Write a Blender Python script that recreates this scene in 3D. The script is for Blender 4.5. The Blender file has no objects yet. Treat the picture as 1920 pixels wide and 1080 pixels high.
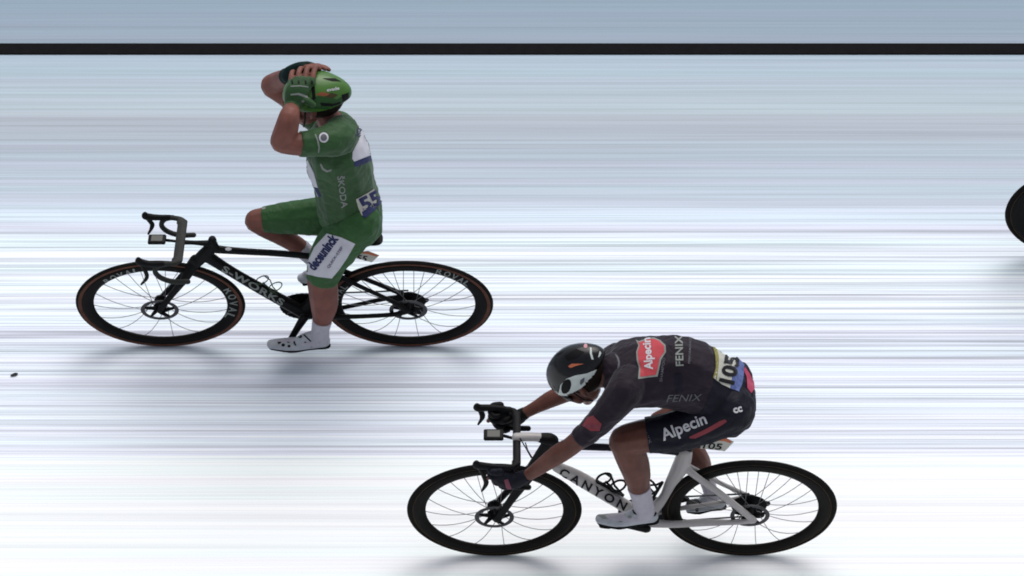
import bpy, bmesh, math, random
import numpy as np
from mathutils import Vector, Matrix
from mathutils.bvhtree import BVHTree
R = math.radians
scene = bpy.context.scene
# ------------------------------------------------------------------ camera
TH = R(42.0); DIST = 16.0; FPX = 340.0*DIST        # focal length in px of the 1920 wide photograph
camd = bpy.data.cameras.new('camera'); cam = bpy.data.objects.new('camera', camd); scene.collection.objects.link(cam)
CAM = Vector((0, -DIST*math.cos(TH), DIST*math.sin(TH)))
cam.location = CAM; cam.rotation_euler = (R(90)-TH, 0, 0)
camd.sensor_width = 36.0; camd.lens = 36.0*FPX/1920.0
camd.clip_end = 500; scene.camera = cam
# ------------------------------------------------------------------ sky and sun
w = bpy.data.worlds.new("World"); scene.world = w; w.use_nodes = True
nt = w.node_tree; bg = nt.nodes['Background']
sky = nt.nodes.new('ShaderNodeTexSky'); sky.sky_type = 'NISHITA'; sky.sun_disc = False
SUN_EL, SUN_AZ = R(62), R(22)     # azimuth measured from +Y towards +X
sky.sun_elevation = SUN_EL; sky.sun_rotation = SUN_AZ
sky.air_density = 1.0; sky.dust_density = 4.0; sky.ozone_density = 1.0
hs = nt.nodes.new('ShaderNodeHueSaturation'); hs.inputs['Saturation'].default_value = 0.35
nt.links.new(sky.outputs[0], hs.inputs['Color']); nt.links.new(hs.outputs[0], bg.inputs[0]); bg.inputs[1].default_value = 0.088
sd = bpy.data.lights.new('sun', 'SUN'); sun = bpy.data.objects.new('sun', sd); scene.collection.objects.link(sun)
sd.energy = 1.25; sd.angle = R(60); sd.color = (1.0, 0.97, 0.93)
sdir = Vector((math.sin(SUN_AZ)*math.cos(SUN_EL), math.cos(SUN_AZ)*math.cos(SUN_EL), math.sin(SUN_EL)))
sun.rotation_euler = sdir.to_track_quat('Z', 'Y').to_euler(); sun.location = sdir*20
scene.view_settings.view_transform = 'Standard'; scene.view_settings.look = 'None'
scene.view_settings.exposure = 0.52
scene.cycles.filter_width = 1.8; scene.view_settings.gamma = 1.0
random.seed(3); rng = np.random.default_rng(5)
# ------------------------------------------------------------------ helpers: photo pixel <-> world
FW = Vector((0, math.cos(TH), -math.sin(TH))); UP = Vector((0, math.sin(TH), math.cos(TH)))
def ray(px, py): return FW + Vector((1, 0, 0))*((px-960)/FPX) + UP*((540-py)/FPX)
def P(px, py, Y):
    d = ray(px, py); t = (Y-CAM.y)/d.y; return CAM + d*t
def G(px, py, z=0.0):
    d = ray(px, py); t = (z-CAM.z)/d.z; return CAM + d*t
def ppm(p): return FPX/(Vector(p)-CAM).dot(FW)
# ------------------------------------------------------------------ materials
MATS = {}
def mat(name, col, rough=0.5, metal=0.0, bump=0.0, bscale=60, var=0.0, vscale=20, coat=0.0, fine=0.0, sheen=0.0):
    if name in MATS: return MATS[name]
    m = bpy.data.materials.new(name); m.use_nodes = True; n = m.node_tree.nodes; l = m.node_tree.links
    b = n['Principled BSDF']; b.inputs['Base Color'].default_value = (*col, 1); b.inputs['Roughness'].default_value = rough
    b.inputs['Metallic'].default_value = metal; b.inputs['Coat Weight'].default_value = coat
    b.inputs['Sheen Weight'].default_value = sheen; b.inputs['Specular IOR Level'].default_value = .5 if metal else (.35 if coat else (.10 if max(col) < .02 else .2))
    tc = n.new('ShaderNodeTexCoord')
    if var > 0:
        no = n.new('ShaderNodeTexNoise'); no.inputs['Scale'].default_value = vscale; no.inputs['Detail'].default_value = 5
        l.new(tc.outputs['Object'], no.inputs['Vector'])
        mr = n.new('ShaderNodeMapRange'); mr.inputs['From Min'].default_value = .3; mr.inputs['From Max'].default_value = .7
        mr.inputs['To Min'].default_value = 1-var; mr.inputs['To Max'].default_value = 1+var
        l.new(no.outputs['Fac'], mr.inputs['Value'])
        mx = n.new('ShaderNodeVectorMath'); mx.operation = 'SCALE'; mx.inputs[0].default_value = col
        l.new(mr.outputs[0], mx.inputs['Scale']); l.new(mx.outputs[0], b.inputs['Base Color'])
    if bump > 0:
        nb = n.new('ShaderNodeTexNoise'); nb.inputs['Scale'].default_value = bscale; nb.inputs['Detail'].default_value = 3
        nb.inputs['Distortion'].default_value = 1.5
        l.new(tc.outputs['Object'], nb.inputs['Vector'])
        bp = n.new('ShaderNodeBump'); bp.inputs['Strength'].default_value = bump; bp.inputs['Distance'].default_value = 0.02
        l.new(nb.outputs['Fac'], bp.inputs['Height']); l.new(bp.outputs[0], b.inputs['Normal'])
    MATS[name] = m; return m
M_skinA = mat('skin light', (.165, .064, .050), .5, var=.18, vscale=14, bump=.06, bscale=30)
M_skinB = mat('skin tanned', (.112, .043, .032), .42, var=.2, vscale=14, bump=.06, bscale=30)
M_green = mat('green lycra', (.023, .067, .022), .6, bump=.5, bscale=11, var=.15, vscale=9, sheen=.1)
M_greenb = mat('bright green lycra', (.026, .083, .025), .55, bump=.5, bscale=11, var=.12, vscale=9)
M_dark = mat('charcoal lycra', (.0145, .0095, .0165), .6, bump=.5, bscale=10, var=.2, vscale=9, sheen=.1)
M_navy = mat('navy lycra', (.009, .009, .016), .55, bump=.5, bscale=10, var=.2, vscale=9)
M_white = mat('white fabric', (.50, .50, .56), .6, bump=.15, bscale=25, var=.06)
M_sock = mat('white sock', (.42, .40, .46), .8, bump=.3, bscale=60, var=.08, vscale=40)
M_shoe = mat('white shoe', (.38, .40, .44), .4, var=.15, vscale=30, bump=.15, bscale=40)
M_black = mat('black plastic', (.005, .005, .006), .5, var=.3, vscale=20)
M_carbon = mat('gloss black carbon', (.0045, .0045, .005), .4, coat=.0, var=.3, vscale=10)
M_carbonb = mat('satin black carbon', (.006, .006, .007), .5, var=.3, vscale=12)
M_barg = mat('grey bar tape', (.019, .021, .019), .6, bump=.2, bscale=80, var=.2)
M_fwhite = mat('white frame paint', (.36, .34, .34), .4, coat=.2, var=.08, vscale=6)
M_tyre = mat('black tyre', (.007, .006, .006), .8, var=.25, vscale=25, bump=.2, bscale=150)
M_tan = mat('brown sidewall', (.088, .035, .022), .7, var=.25, vscale=25)
M_tan2 = mat('dark tan sidewall', (.050, .030, .014), .7, var=.25, vscale=25)
M_rim = mat('carbon rim', (.005, .0045, .0045), .5, var=.2, vscale=15)
M_steel = mat('brushed steel', (.30, .30, .32), .35, metal=1.0, var=.15)
M_dsteel = mat('dark steel', (.06, .06, .065), .45, metal=.8, var=.2)
M_spoke = mat('spoke steel', (.14, .14, .15), .4, metal=.5)
M_helmG = mat('bright green helmet shell', (.046, .135, .018), .35, coat=.15, var=.1, vscale=12)
M_helmGd = mat('shaded green helmet shell', (.018, .065, .016), .35, var=.1, vscale=12)
M_helmB = mat('glossy black helmet shell', (.003, .003, .005), .25, coat=.08, var=.2, vscale=10)
M_helmW = mat('white helmet band', (.50, .55, .54), .35, var=.08)
M_letW = mat('white print and highlight', (.50, .50, .54), .6)
M_letG = mat('grey print', (.20, .22, .21), .6)
M_letD = mat('dim grey print', (.10, .10, .12), .6)
M_letK = mat('black print', (.012, .012, .015), .5)
M_blue = mat('blue print', (.018, .024, .085), .6)
M_lblue = mat('light blue print', (.08, .11, .27), .6, var=.3, vscale=60)
M_red = mat('red print', (.42, .05, .065), .6)
M_dred = mat('dark red print', (.20, .035, .045), .6)
M_pink = mat('pink print', (.36, .05, .10), .6)
M_pinkd = mat('dim pink print', (.17, .05, .075), .6, var=.3, vscale=60)
M_yel = mat('yellow print', (.20, .19, .06), .6)
M_orange = mat('orange print and reflection', (.42, .12, .06), .5)
M_plate = mat('plate white', (.42, .42, .38), .5)
M_screen = mat('grey lcd screen', (.085, .085, .08), .3)
M_cageG = mat('green bottle cage', (.03, .06, .03), .4)
M_hair = mat('dark brown hair', (.012, .008, .006), .8)
M_eye = mat('eye white', (.4, .4, .4), .3)
# ------------------------------------------------------------------ mesh tools
def new_obj(name, me, parent=None):
    o = bpy.data.objects.new(name, me); scene.collection.objects.link(o)
    if parent: o.parent = parent
    return o
def tag(o, label=None, cat=None, group=None, kind=None):
    for k, v in (('label', label), ('category', cat), ('group', group), ('kind', kind)):
        if v: o[k] = v
    return o
ICO = None
def ico():
    global ICO
    if ICO is None:
        bm = bmesh.new(); bmesh.ops.create_icosphere(bm, subdivisions=3, radius=1.0)
        ICO = np.array([v.co[:] for v in bm.verts]); bm.free()
    return ICO
def ico_small():
    bm = bmesh.new(); bmesh.ops.create_icosphere(bm, subdivisions=2, radius=1.0)
    a = np.array([v.co[:] for v in bm.verts]); bm.free(); return a
ICS = ico_small()
class Geo:
    """triangles/quads gathered from several shapes, to become ONE mesh object"""
    def __init__(s): s.V = []; s.F = []; s.M = []; s.S = []; s.n = 0
    def add(s, verts, faces, m=0, smooth=True):
        s.V.extend([tuple(v) for v in verts]); s.F.extend([tuple(i+s.n for i in f) for f in faces])
        s.M.extend([m]*len(faces)); s.S.extend([smooth]*len(faces)); s.n += len(verts)
    def bm(s, b, m=0, smooth=True):
        b.verts.index_update(); s.add([v.co[:] for v in b.verts], [[v.index for v in f.verts] for f in b.faces], m, smooth)
    def hull(s, pts, m=0, smooth=True):
        b = bmesh.new()
        for p in pts: b.verts.new(p)
        r = bmesh.ops.convex_hull(b, input=b.verts, use_existing_faces=False)
        junk = [g for g in r['geom_interior'] if isinstance(g, bmesh.types.BMVert)]
        loose = [v for v in b.verts if not v.link_faces]
        bmesh.ops.delete(b, geom=list(set(junk+loose)), context='VERTS')
        s.bm(b, m, smooth); b.free()
    def ell(s, c, r, m=0, axes=None, hi=False):
        a = (ico() if hi else ICS)*np.array(r)
        if axes is not None: a = a@np.array([list(x) for x in axes])
        s.hull(a+np.array(c), m)
    def chain(s, nodes, sub=4, m=0):
        """nodes: list of (Vector, (rx,ry,rz)); smooth sweep of ellipsoids"""
        q = interp(nodes, sub)
        for (c0, r0), (c1, r1) in zip(q[:-1], q[1:]):
            s.hull(np.vstack([ICS*r0+c0, ICS*r1+c1]), m)
        return q
    def tube(s, pts, r, m=0, seg=8, closed=False):
        pts = [Vector(p) for p in pts]; n = len(pts)
        rs = r if isinstance(r, (list, tuple)) else [r]*n
        V = []; F = []; prev = None
        for i, p in enumerate(pts):
            a = pts[(i-1) % n] if (i > 0 or closed) else pts[i]; b = pts[(i+1) % n] if (i < n-1 or closed) else pts[i]
            t = (b-a).normalized()
            if prev is None:
                u = t.orthogonal().normalized()
            else:
                u = (prev - t*prev.dot(t)).normalized()
            prev = u; v = t.cross(u)
            for k in range(seg):
                an = 2*math.pi*k/seg; V.append(p+(u*math.cos(an)+v*math.sin(an))*rs[i])
        for i in range(n if closed else n-1):
            for k in range(seg):
                a = i*seg+k; b = i*seg+(k+1) % seg; j = (i+1) % n
                F.append((a, b, j*seg+(k+1) % seg, j*seg+k))
        if not closed:
            F.append(tuple(range(seg))[::-1]); F.append(tuple((n-1)*seg+k for k in range(seg)))
        s.add(V, F, m)
    def mesh(s, name, mats):
        me = bpy.data.meshes.new(name); me.from_pydata(s.V, [], s.F); me.update()
        for x in mats: me.materials.append(x)
        me.polygons.foreach_set('material_index', s.M); me.polygons.foreach_set('use_smooth', s.S)
        return me
    def obj(s, name, mats, parent=None):
        return new_obj(name, s.mesh(name, mats if isinstance(mats, (list, tuple)) else [mats]), parent)
def interp(nodes, sub):
    C = [np.array(c, float) for c, r in nodes]; Rr = [np.array(r, float)*np.ones(3) for c, r in nodes]
    out = []
    n = len(C)
    for i in range(n-1):
        p0 = C[max(i-1, 0)]; p1 = C[i]; p2 = C[i+1]; p3 = C[min(i+2, n-1)]
        r0 = Rr[max(i-1, 0)]; r1 = Rr[i]; r2 = Rr[i+1]; r3 = Rr[min(i+2, n-1)]
        for k in range(sub):
            t = k/sub
            f = lambda a, b, c, d: 0.5*((2*b)+(-a+c)*t+(2*a-5*b+4*c-d)*t*t+(-a+3*b-3*c+d)*t**3)
            out.append((f(p0, p1, p2, p3), np.maximum(f(r0, r1, r2, r3), .003)))
    out.append((C[-1], Rr[-1])); return out
def remesh(geo, voxel):
    me = geo.mesh('tmp', []); o = new_obj('tmp', me); md = o.modifiers.new('r', 'REMESH')
    md.mode = 'VOXEL'; md.voxel_size = voxel; md.adaptivity = 0
    dg = bpy.context.evaluated_depsgraph_get(); ev = o.evaluated_get(dg); m2 = bpy.data.meshes.new_from_object(ev)
    bpy.data.objects.remove(o); bpy.data.meshes.remove(me)
    V = np.empty(len(m2.vertices)*3); m2.vertices.foreach_get('co', V); V = V.reshape(-1, 3)
    F = [tuple(p.vertices) for p in m2.polygons]
    E = np.empty(len(m2.edges)*2, dtype=np.int64); m2.edges.foreach_get('vertices', E); E = E.reshape(-1, 2)
    bpy.data.meshes.remove(m2)
    return V, F, E
def smooth(V, E, it, fac=0.5, mask=None):
    n = len(V); deg = np.bincount(E.ravel(), minlength=n).astype(float)[:, None]; deg[deg == 0] = 1
    V = V.copy(); mk = 1.0 if mask is None else mask[:, None]
    for _ in range(it):
        for f in (fac, -fac*0.92):
            S = np.zeros_like(V)
            for k in range(3):
                S[:, k] = np.bincount(E[:, 0], V[E[:, 1], k], n)+np.bincount(E[:, 1], V[E[:, 0], k], n)
            V = V+(S/deg-V)*f*mk
    return V
def vnormals(V, F):
    F4 = np.array([f if len(f) == 4 else (f[0], f[1], f[2], f[2]) for f in F])
    a = V[F4[:, 2]]-V[F4[:, 0]]; b = V[F4[:, 3]]-V[F4[:, 1]]
    tri = F4[:, 3] == F4[:, 2]; nn = np.cross(a, b)
    N = np.zeros_like(V)
    for k in range(4):
        for c in range(3): N[:, c] += np.bincount(F4[:, k], nn[:, c], len(V))
    return N/np.maximum(np.linalg.norm(N, axis=1), 1e-9)[:, None]
# ------------------------------------------------------------------ print laid on surfaces
def bvh_of(geos):
    V = []; F = []
    for g in geos:
        n = len(V); V += list(g.V); F += [tuple(i+n for i in f) for f in g.F]
    return BVHTree.FromPolygons([Vector(v) for v in V], F)
def project(b, bvh, lift):
    """b: bmesh whose verts hold photo pixels (x, y, 0): laid on the surface the ray meets"""
    b2 = []
    for v in b.verts:
        d = ray(v.co.x, v.co.y).normalized()
        h, nrm, i, dist = bvh.ray_cast(CAM, d)
        if h is None: b2.append(v)
        else:
            if nrm.dot(d) > 0: nrm = -nrm
            v.co = h+nrm*lift
    bmesh.ops.delete(b, geom=b2, context='VERTS')
    med = None
    if b.edges:
        L = sorted(e.calc_length() for e in b.edges); med = L[len(L)//2]
        bad = [e for e in b.edges if e.calc_length() > max(0.05, med*8)]
        bmesh.ops.delete(b, geom=bad, context='EDGES')
def refine(b, maxlen):
    for _ in range(6):
        es = [e for e in b.edges if e.calc_length() > maxlen]
        if not es: break
        bmesh.ops.subdivide_edges(b, edges=es, cuts=1); bmesh.ops.triangulate(b, faces=b.faces)
def text_bm(s, bold=0.0, shear=0.0, space=1.0):
    cu = bpy.data.curves.new('t', 'FONT'); cu.body = s; cu.space_character = space; cu.size = 1; cu.offset = bold; cu.shear = shear; cu.resolution_u = 3
    o = new_obj('t', cu); dg = bpy.context.evaluated_depsgraph_get(); me = bpy.data.meshes.new_from_object(o.evaluated_get(dg))
    bpy.data.objects.remove(o); bpy.data.curves.remove(cu)
    b = bmesh.new(); b.from_mesh(me); bpy.data.meshes.remove(me)
    bmesh.ops.triangulate(b, faces=b.faces)
    xs = [v.co.x for v in b.verts]; ys = [v.co.y for v in b.verts]
    x0, x1, y0 = min(xs), max(xs), min(0, min(ys)); 
    for v in b.verts: v.co.x = (v.co.x-x0)/(x1-x0)
    return b
def put_text(geo, bvh, s, p0, p1, h, mi, bold=0.0, lift=.003, side=-1, shear=0.0, upv=None, space=1.0):
    """text from pixel p0 (start of baseline) to p1 (end), cap height h px"""
    b = text_bm(s, bold, shear, space); d = Vector((p1[0]-p0[0], p1[1]-p0[1])); 
    u = Vector((d.y, -d.x)).normalized() if upv is None else Vector(upv).normalized()
    for v in b.verts:
        x, y = v.co.x, v.co.y/0.7
        v.co = Vector((p0[0]+d.x*x+u.x*h*y, p0[1]+d.y*x+u.y*h*y, 0))
    refine(b, 4.0); project(b, bvh, lift); geo.bm(b, mi, False); b.free()
def put_arc(geo, bvh, s, c, rx, ry, a0, a1, h, mi, bold=0.0, lift=.003):
    """letters along an ellipse in the picture, angles in degrees (0 = right, 90 = up)"""
    n = len(s)
    for i, ch in enumerate(s):
        f0 = (i+.08)/n; f1 = (i+.88)/n
        A0 = R(a0+(a1-a0)*f0); A1 = R(a0+(a1-a0)*f1)
        p0 = (c[0]+rx*math.cos(A0), c[1]-ry*math.sin(A0)); p1 = (c[0]+rx*math.cos(A1), c[1]-ry*math.sin(A1))
        Am = (A0+A1)/2; sg = 1 if a1 < a0 else -1
        put_text(geo, bvh, ch, p0, p1, h, mi, bold, lift, upv=(math.cos(Am)*sg, -math.sin(Am)*sg))
def put_poly(geo, bvh, pts, mi, lift=.002):
    b = bmesh.new(); vs = [b.verts.new((x, y, 0)) for x, y in pts]; b.faces.new(vs)
    bmesh.ops.triangulate(b, faces=b.faces); refine(b, 4.0)
    project(b, bvh, lift); geo.bm(b, mi, True); b.free()
def circ(cx, cy, rx, ry=None, n=20, rot=0):
    ry = ry or rx; c, s_ = math.cos(rot), math.sin(rot)
    return [(cx+rx*math.cos(a)*c-ry*math.sin(a)*s_, cy+rx*math.cos(a)*s_+ry*math.sin(a)*c) for a in [2*math.pi*i/n for i in range(n)]]
def fix_normals(geo): pass
# ------------------------------------------------------------------ the setting: road
def road_material():
    m = bpy.data.materials.new('white painted road'); m.use_nodes = True; n = m.node_tree.nodes; l = m.node_tree.links
    b = n['Principled BSDF']; b.inputs['Roughness'].default_value = .7; b.inputs['Specular IOR Level'].default_value = .2
    g = n.new('ShaderNodeNewGeometry'); sp = n.new('ShaderNodeSeparateXYZ'); l.new(g.outputs['Position'], sp.inputs[0])
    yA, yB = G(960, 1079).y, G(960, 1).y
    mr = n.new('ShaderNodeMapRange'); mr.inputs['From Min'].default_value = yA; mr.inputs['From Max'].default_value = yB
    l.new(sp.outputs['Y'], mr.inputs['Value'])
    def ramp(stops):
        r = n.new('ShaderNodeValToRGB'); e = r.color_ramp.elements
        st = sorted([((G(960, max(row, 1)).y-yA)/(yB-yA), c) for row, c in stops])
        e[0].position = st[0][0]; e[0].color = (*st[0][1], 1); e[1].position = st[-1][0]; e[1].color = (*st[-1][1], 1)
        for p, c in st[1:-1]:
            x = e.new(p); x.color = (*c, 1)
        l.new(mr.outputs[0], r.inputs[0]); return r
    # colour across the road: darker bluish grey beyond, near white on the near side
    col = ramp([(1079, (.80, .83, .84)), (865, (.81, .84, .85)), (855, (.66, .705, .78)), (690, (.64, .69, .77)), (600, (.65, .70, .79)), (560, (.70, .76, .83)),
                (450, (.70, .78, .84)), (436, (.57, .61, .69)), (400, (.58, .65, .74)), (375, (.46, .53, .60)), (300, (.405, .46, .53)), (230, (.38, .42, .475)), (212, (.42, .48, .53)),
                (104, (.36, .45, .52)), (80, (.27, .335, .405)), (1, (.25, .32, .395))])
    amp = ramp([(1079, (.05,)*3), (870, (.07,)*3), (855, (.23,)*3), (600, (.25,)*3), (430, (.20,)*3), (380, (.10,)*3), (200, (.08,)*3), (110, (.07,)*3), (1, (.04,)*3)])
    # swept streaks run along the road
    def streak(scale, lo, hi, off):
        cb = n.new('ShaderNodeCombineXYZ'); l.new(sp.outputs['Y'], cb.inputs['Y']); cb.inputs['Z'].default_value = off
        mxx = n.new('ShaderNodeMath'); mxx.operation = 'MULTIPLY'; mxx.inputs[1].default_value = .004; l.new(sp.outputs['X'], mxx.inputs[0]); l.new(mxx.outputs[0], cb.inputs['X'])
        no = n.new('ShaderNodeTexNoise'); no.inputs['Scale'].default_value = scale; no.inputs['Detail'].default_value = 2; l.new(cb.outputs[0], no.inputs['Vector'])
        q = n.new('ShaderNodeMapRange'); q.inputs['From Min'].default_value = lo; q.inputs['From Max'].default_value = hi
        q.inputs['To Min'].default_value = -1; q.inputs['To Max'].default_value = .45
        l.new(no.outputs['Fac'], q.inputs['Value']); return q
    s1 = streak(38, .35, .57, 1.3); s2 = streak(125, .35, .56, 7.7)
    ad = n.new('ShaderNodeMath'); ad.operation = 'ADD'; l.new(s1.outputs[0], ad.inputs[0]); l.new(s2.outputs[0], ad.inputs[1])
    ml = n.new('ShaderNodeMath'); ml.operation = 'MULTIPLY'; l.new(ad.outputs[0], ml.inputs[0]); l.new(amp.outputs[0], ml.inputs[1])
    # fine grit
    fn = n.new('ShaderNodeTexNoise'); fn.inputs['Scale'].default_value = 120; fn.inputs['Detail'].default_value = 3; l.new(g.outputs['Position'], fn.inputs['Vector'])
    fm = n.new('ShaderNodeMapRange'); fm.inputs['To Min'].default_value = -.05; fm.inputs['To Max'].default_value = .05; l.new(fn.outputs['Fac'], fm.inputs['Value'])
    a2 = n.new('ShaderNodeMath'); a2.operation = 'ADD'; l.new(ml.outputs[0], a2.inputs[0]); l.new(fm.outputs[0], a2.inputs[1])
    a3 = n.new('ShaderNodeMath'); a3.operation = 'ADD'; a3.inputs[1].default_value = 1.0; l.new(a2.outputs[0], a3.inputs[0])
    # tint of the streaks: pinkish and bluish
    tn = streak(9, .4, .6, 3.1); tr = n.new('ShaderNodeMapRange'); tr.inputs['From Min'].default_value = -1; tr.inputs['From Max'].default_value = .45
    l.new(tn.outputs[0], tr.inputs['Value'])
    tint = n.new('ShaderNodeMix'); tint.data_type = 'RGBA'; tint.inputs['A'].default_value = (1.01, .985, 1.02, 1); tint.inputs['B'].default_value = (.97, 1.015, 1.02, 1)
    l.new(tr.outputs[0], tint.inputs['Factor'])
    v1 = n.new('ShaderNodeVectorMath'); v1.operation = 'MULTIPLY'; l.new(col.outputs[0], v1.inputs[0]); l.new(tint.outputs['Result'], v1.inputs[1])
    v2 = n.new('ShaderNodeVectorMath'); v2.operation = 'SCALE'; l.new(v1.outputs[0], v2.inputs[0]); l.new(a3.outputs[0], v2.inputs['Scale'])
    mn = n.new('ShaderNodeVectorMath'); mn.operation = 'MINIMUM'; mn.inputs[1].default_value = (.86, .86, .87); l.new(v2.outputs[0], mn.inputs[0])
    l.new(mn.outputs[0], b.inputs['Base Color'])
    bp = n.new('ShaderNodeBump'); bp.inputs['Strength'].default_value = .15; bp.inputs['Distance'].default_value = .003
    l.new(fn.outputs['Fac'], bp.inputs['Height']); l.new(bp.outputs[0], b.inputs['Normal'])
    return m
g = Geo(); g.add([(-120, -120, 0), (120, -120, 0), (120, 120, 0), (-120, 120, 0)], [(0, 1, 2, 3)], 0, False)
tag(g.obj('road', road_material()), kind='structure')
y0, y1 = G(960, 103).y, G(960, 82.5).y
g = Geo(); xs = np.linspace(-60, 60, 241)
V = []; F = []
for x in xs: V += [(x, y0, .004), (x, y0+.003, .008), (x, y1-.003, .008), (x, y1, .004)]
for i in range(len(xs)-1):
    for k in range(3): F.append((i*4+k, (i+1)*4+k, (i+1)*4+k+1, i*4+k+1))
g.add(V, F, 0, False)
tag(g.obj('road_marking', mat('black road tape', (.004, .0035, .005), .9, bump=.1, bscale=30, var=.3)), kind='structure')
def pebble():
    g = Geo(); c = G(27, 705); g.chain([(c+Vector((-.014, 0, .006)), (.007, .007, .004)), (c+Vector((.004, .006, .008)), (.010, .010, .006)), (c+Vector((.014, .012, .005)), (.004, .005, .004))], 2)
    tag(g.obj('pebble', mat('dark stone', (.05, .05, .055), .8, bump=.5, bscale=200, var=.3, vscale=80)), 'small dark stone lying alone on the white road', 'stone')
pebble()
# ------------------------------------------------------------------ bicycles
RI = .785      # inner edge of the rim, as a share of the wheel's radius
def wheel(root, spec, Y, front, tan, words, sides=20):
    cx, cy, hx, hy = spec
    zt = P(cx, cy-hy, Y).z; rz = zt/2; c = P(cx, cy, Y); c = Vector((c.x, Y, rz)); rx = hx/ppm(c)
    def ring(prof, g, mats_, seg=96):
        n = len(prof); V = []; F = []; M = []
        for k in range(seg):
            a = 2*math.pi*k/seg
            for rho, wd in prof: V.append((c.x+rx*rho*math.cos(a), c.y+wd, c.z+rz*rho*math.sin(a)))
        for k in range(seg):
            for j in range(n):
                F.append((k*n+j, ((k+1) % seg)*n+j, ((k+1) % seg)*n+(j+1) % n, k*n+(j+1) % n))
        g.add(V, F, 0); base = len(g.M)-len(F)
        for i in range(len(F)): g.M[base+i] = mats_[i % n]
    wr = bpy.data.objects.new('wheel', None)
    g = Geo()
    # rim carries the wheel as its own mesh
    ring([(RI, 0), (RI+.01, -.008), (.85, -.014), (.90, -.0145), (.925, -.0125), (.925, .0125), (.90, .0145), (.85, .014), (RI+.01, .008)], g, [0]*9)
    bv = bvh_of([g])
    for wd in words: put_arc(g, bv, wd[0], (cx, cy+1), wd[1], wd[2], wd[3], wd[4], wd[5], 1, bold=.02, lift=.0015)
    wh = g.obj('wheel', [M_rim, M_letG], root)
    t = Geo()
    ring([(.922, -.0115), (.935, -.0135), (.968, -.0145), (.984, -.0095), (.995, -.005), (1.0, 0), (.995, .005), (.984, .0095), (.968, .0145), (.935, .0135), (.922, .0115)], t,
         [1, 1, 0, 0, 0, 0, 0, 0, 1, 1, 0] if tan else [1, 0, 0, 0, 0, 0, 0, 0, 0, 1, 0])
    t.obj('tyre', [M_tyre, M_tan if tan else M_tan2], wh)
    s = Geo()
    for i in range(sides):
        a = 2*math.pi*i/sides+.1; aa = a+R(24)*math.cos(a)
        sd_ = 1 if i % 2 else -1; ha = aa+(R(55) if (i//2) % 2 else -R(55))
        p1 = Vector((c.x+rx*(RI+.005)*math.cos(aa), c.y, c.z+rz*(RI+.005)*math.sin(aa)))
        p0 = Vector((c.x+rx*.07*math.cos(ha), c.y+sd_*.03, c.z+rz*.07*math.sin(ha)))
        sag = .055*rz*2*abs(math.cos(aa))+(.06*rz if math.sin(aa) < -.5 else 0)
        pts = [p0.lerp(p1, k/8)+Vector((0, 0, -sag*4*(k/8)*(1-k/8))) for k in range(9)]
        s.tube(pts, .0019, 0, 5)
    s.obj('spokes', M_spoke, wh)
    h = Geo()
    h.tube([c+Vector((0, y, 0)) for y in (-.062, -.05, -.049, -.03, -.029, .029, .03, .049, .062)], [.012, .012, .018, .03, .018, .018, .03, .02, .012], 0, 20)
    for y in (-.03, .03): h.tube([c+Vector((0, y-.004, 0)), c+Vector((0, y+.004, 0))], [.036, .036], 0, 24)
    h.obj('hub', M_black, wh)
    r_ = Geo(); seg = 60; y = c.y-.048; V = []; F = []
    def disc_ring(r0, r1, yy, th, g2, sc=1.0):
        V = []; F = []
        for k in range(seg):
            a = 2*math.pi*k/seg
            for (r0_, d) in ((r0, -th), (r1, -th), (r1, th), (r0, th)): V.append((c.x+rx*r0_*math.cos(a)*sc, yy+d, c.z+rz*r0_*math.sin(a)*sc))
        for k in range(seg):
            for j in range(4): F.append((k*4+j, ((k+1) % seg)*4+j, ((k+1) % seg)*4+(j+1) % 4, k*4+(j+1) % 4))
        g2.add(V, F, 0, False)
    disc_ring(.175, .225, y, .0012, r_)
    for k in range(5):
        a = 2*math.pi*k/5+.3
        r_.tube([Vector((c.x+rx*.05*math.cos(a-.5), y, c.z+rz*.05*math.sin(a-.5))), Vector((c.x+rx*.18*math.cos(a), y, c.z+rz*.18*math.sin(a)))], [.012, .007], 1, 6)
    r_.obj('brake_rotor', [M_dsteel, M_black], wh)
    if not front:
        q = Geo()
        for k in range(9): disc_ring(.03, .205-.012*k, c.y+.022+.0045*k, .0012, q)
        disc_ring(.03, .12, c.y+.04, .018, q)
        q.obj('cassette', M_black, wh)
    bpy.data.objects.remove(wr)
    return c, rx, rz
def N(px, py, Y, r, k=(1, 1, 1)):
    p = P(px, py, Y); q = r/ppm(p); return (p, (q*k[0], q*k[1], q*k[2]))
def slab(g, pts, Y, th, m=0):
    """picture polygon made a thin upright plate at lateral Y"""
    a = [P(x, y, Y) for x, y in pts]; n = len(a); o = Vector((0, th, 0))
    g.add([p for p in a]+[p+o for p in a], [tuple(range(n))[::-1], tuple(range(n, 2*n))]+[(i, (i+1) % n, n+(i+1) % n, n+i) for i in range(n)], m, False)
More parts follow.
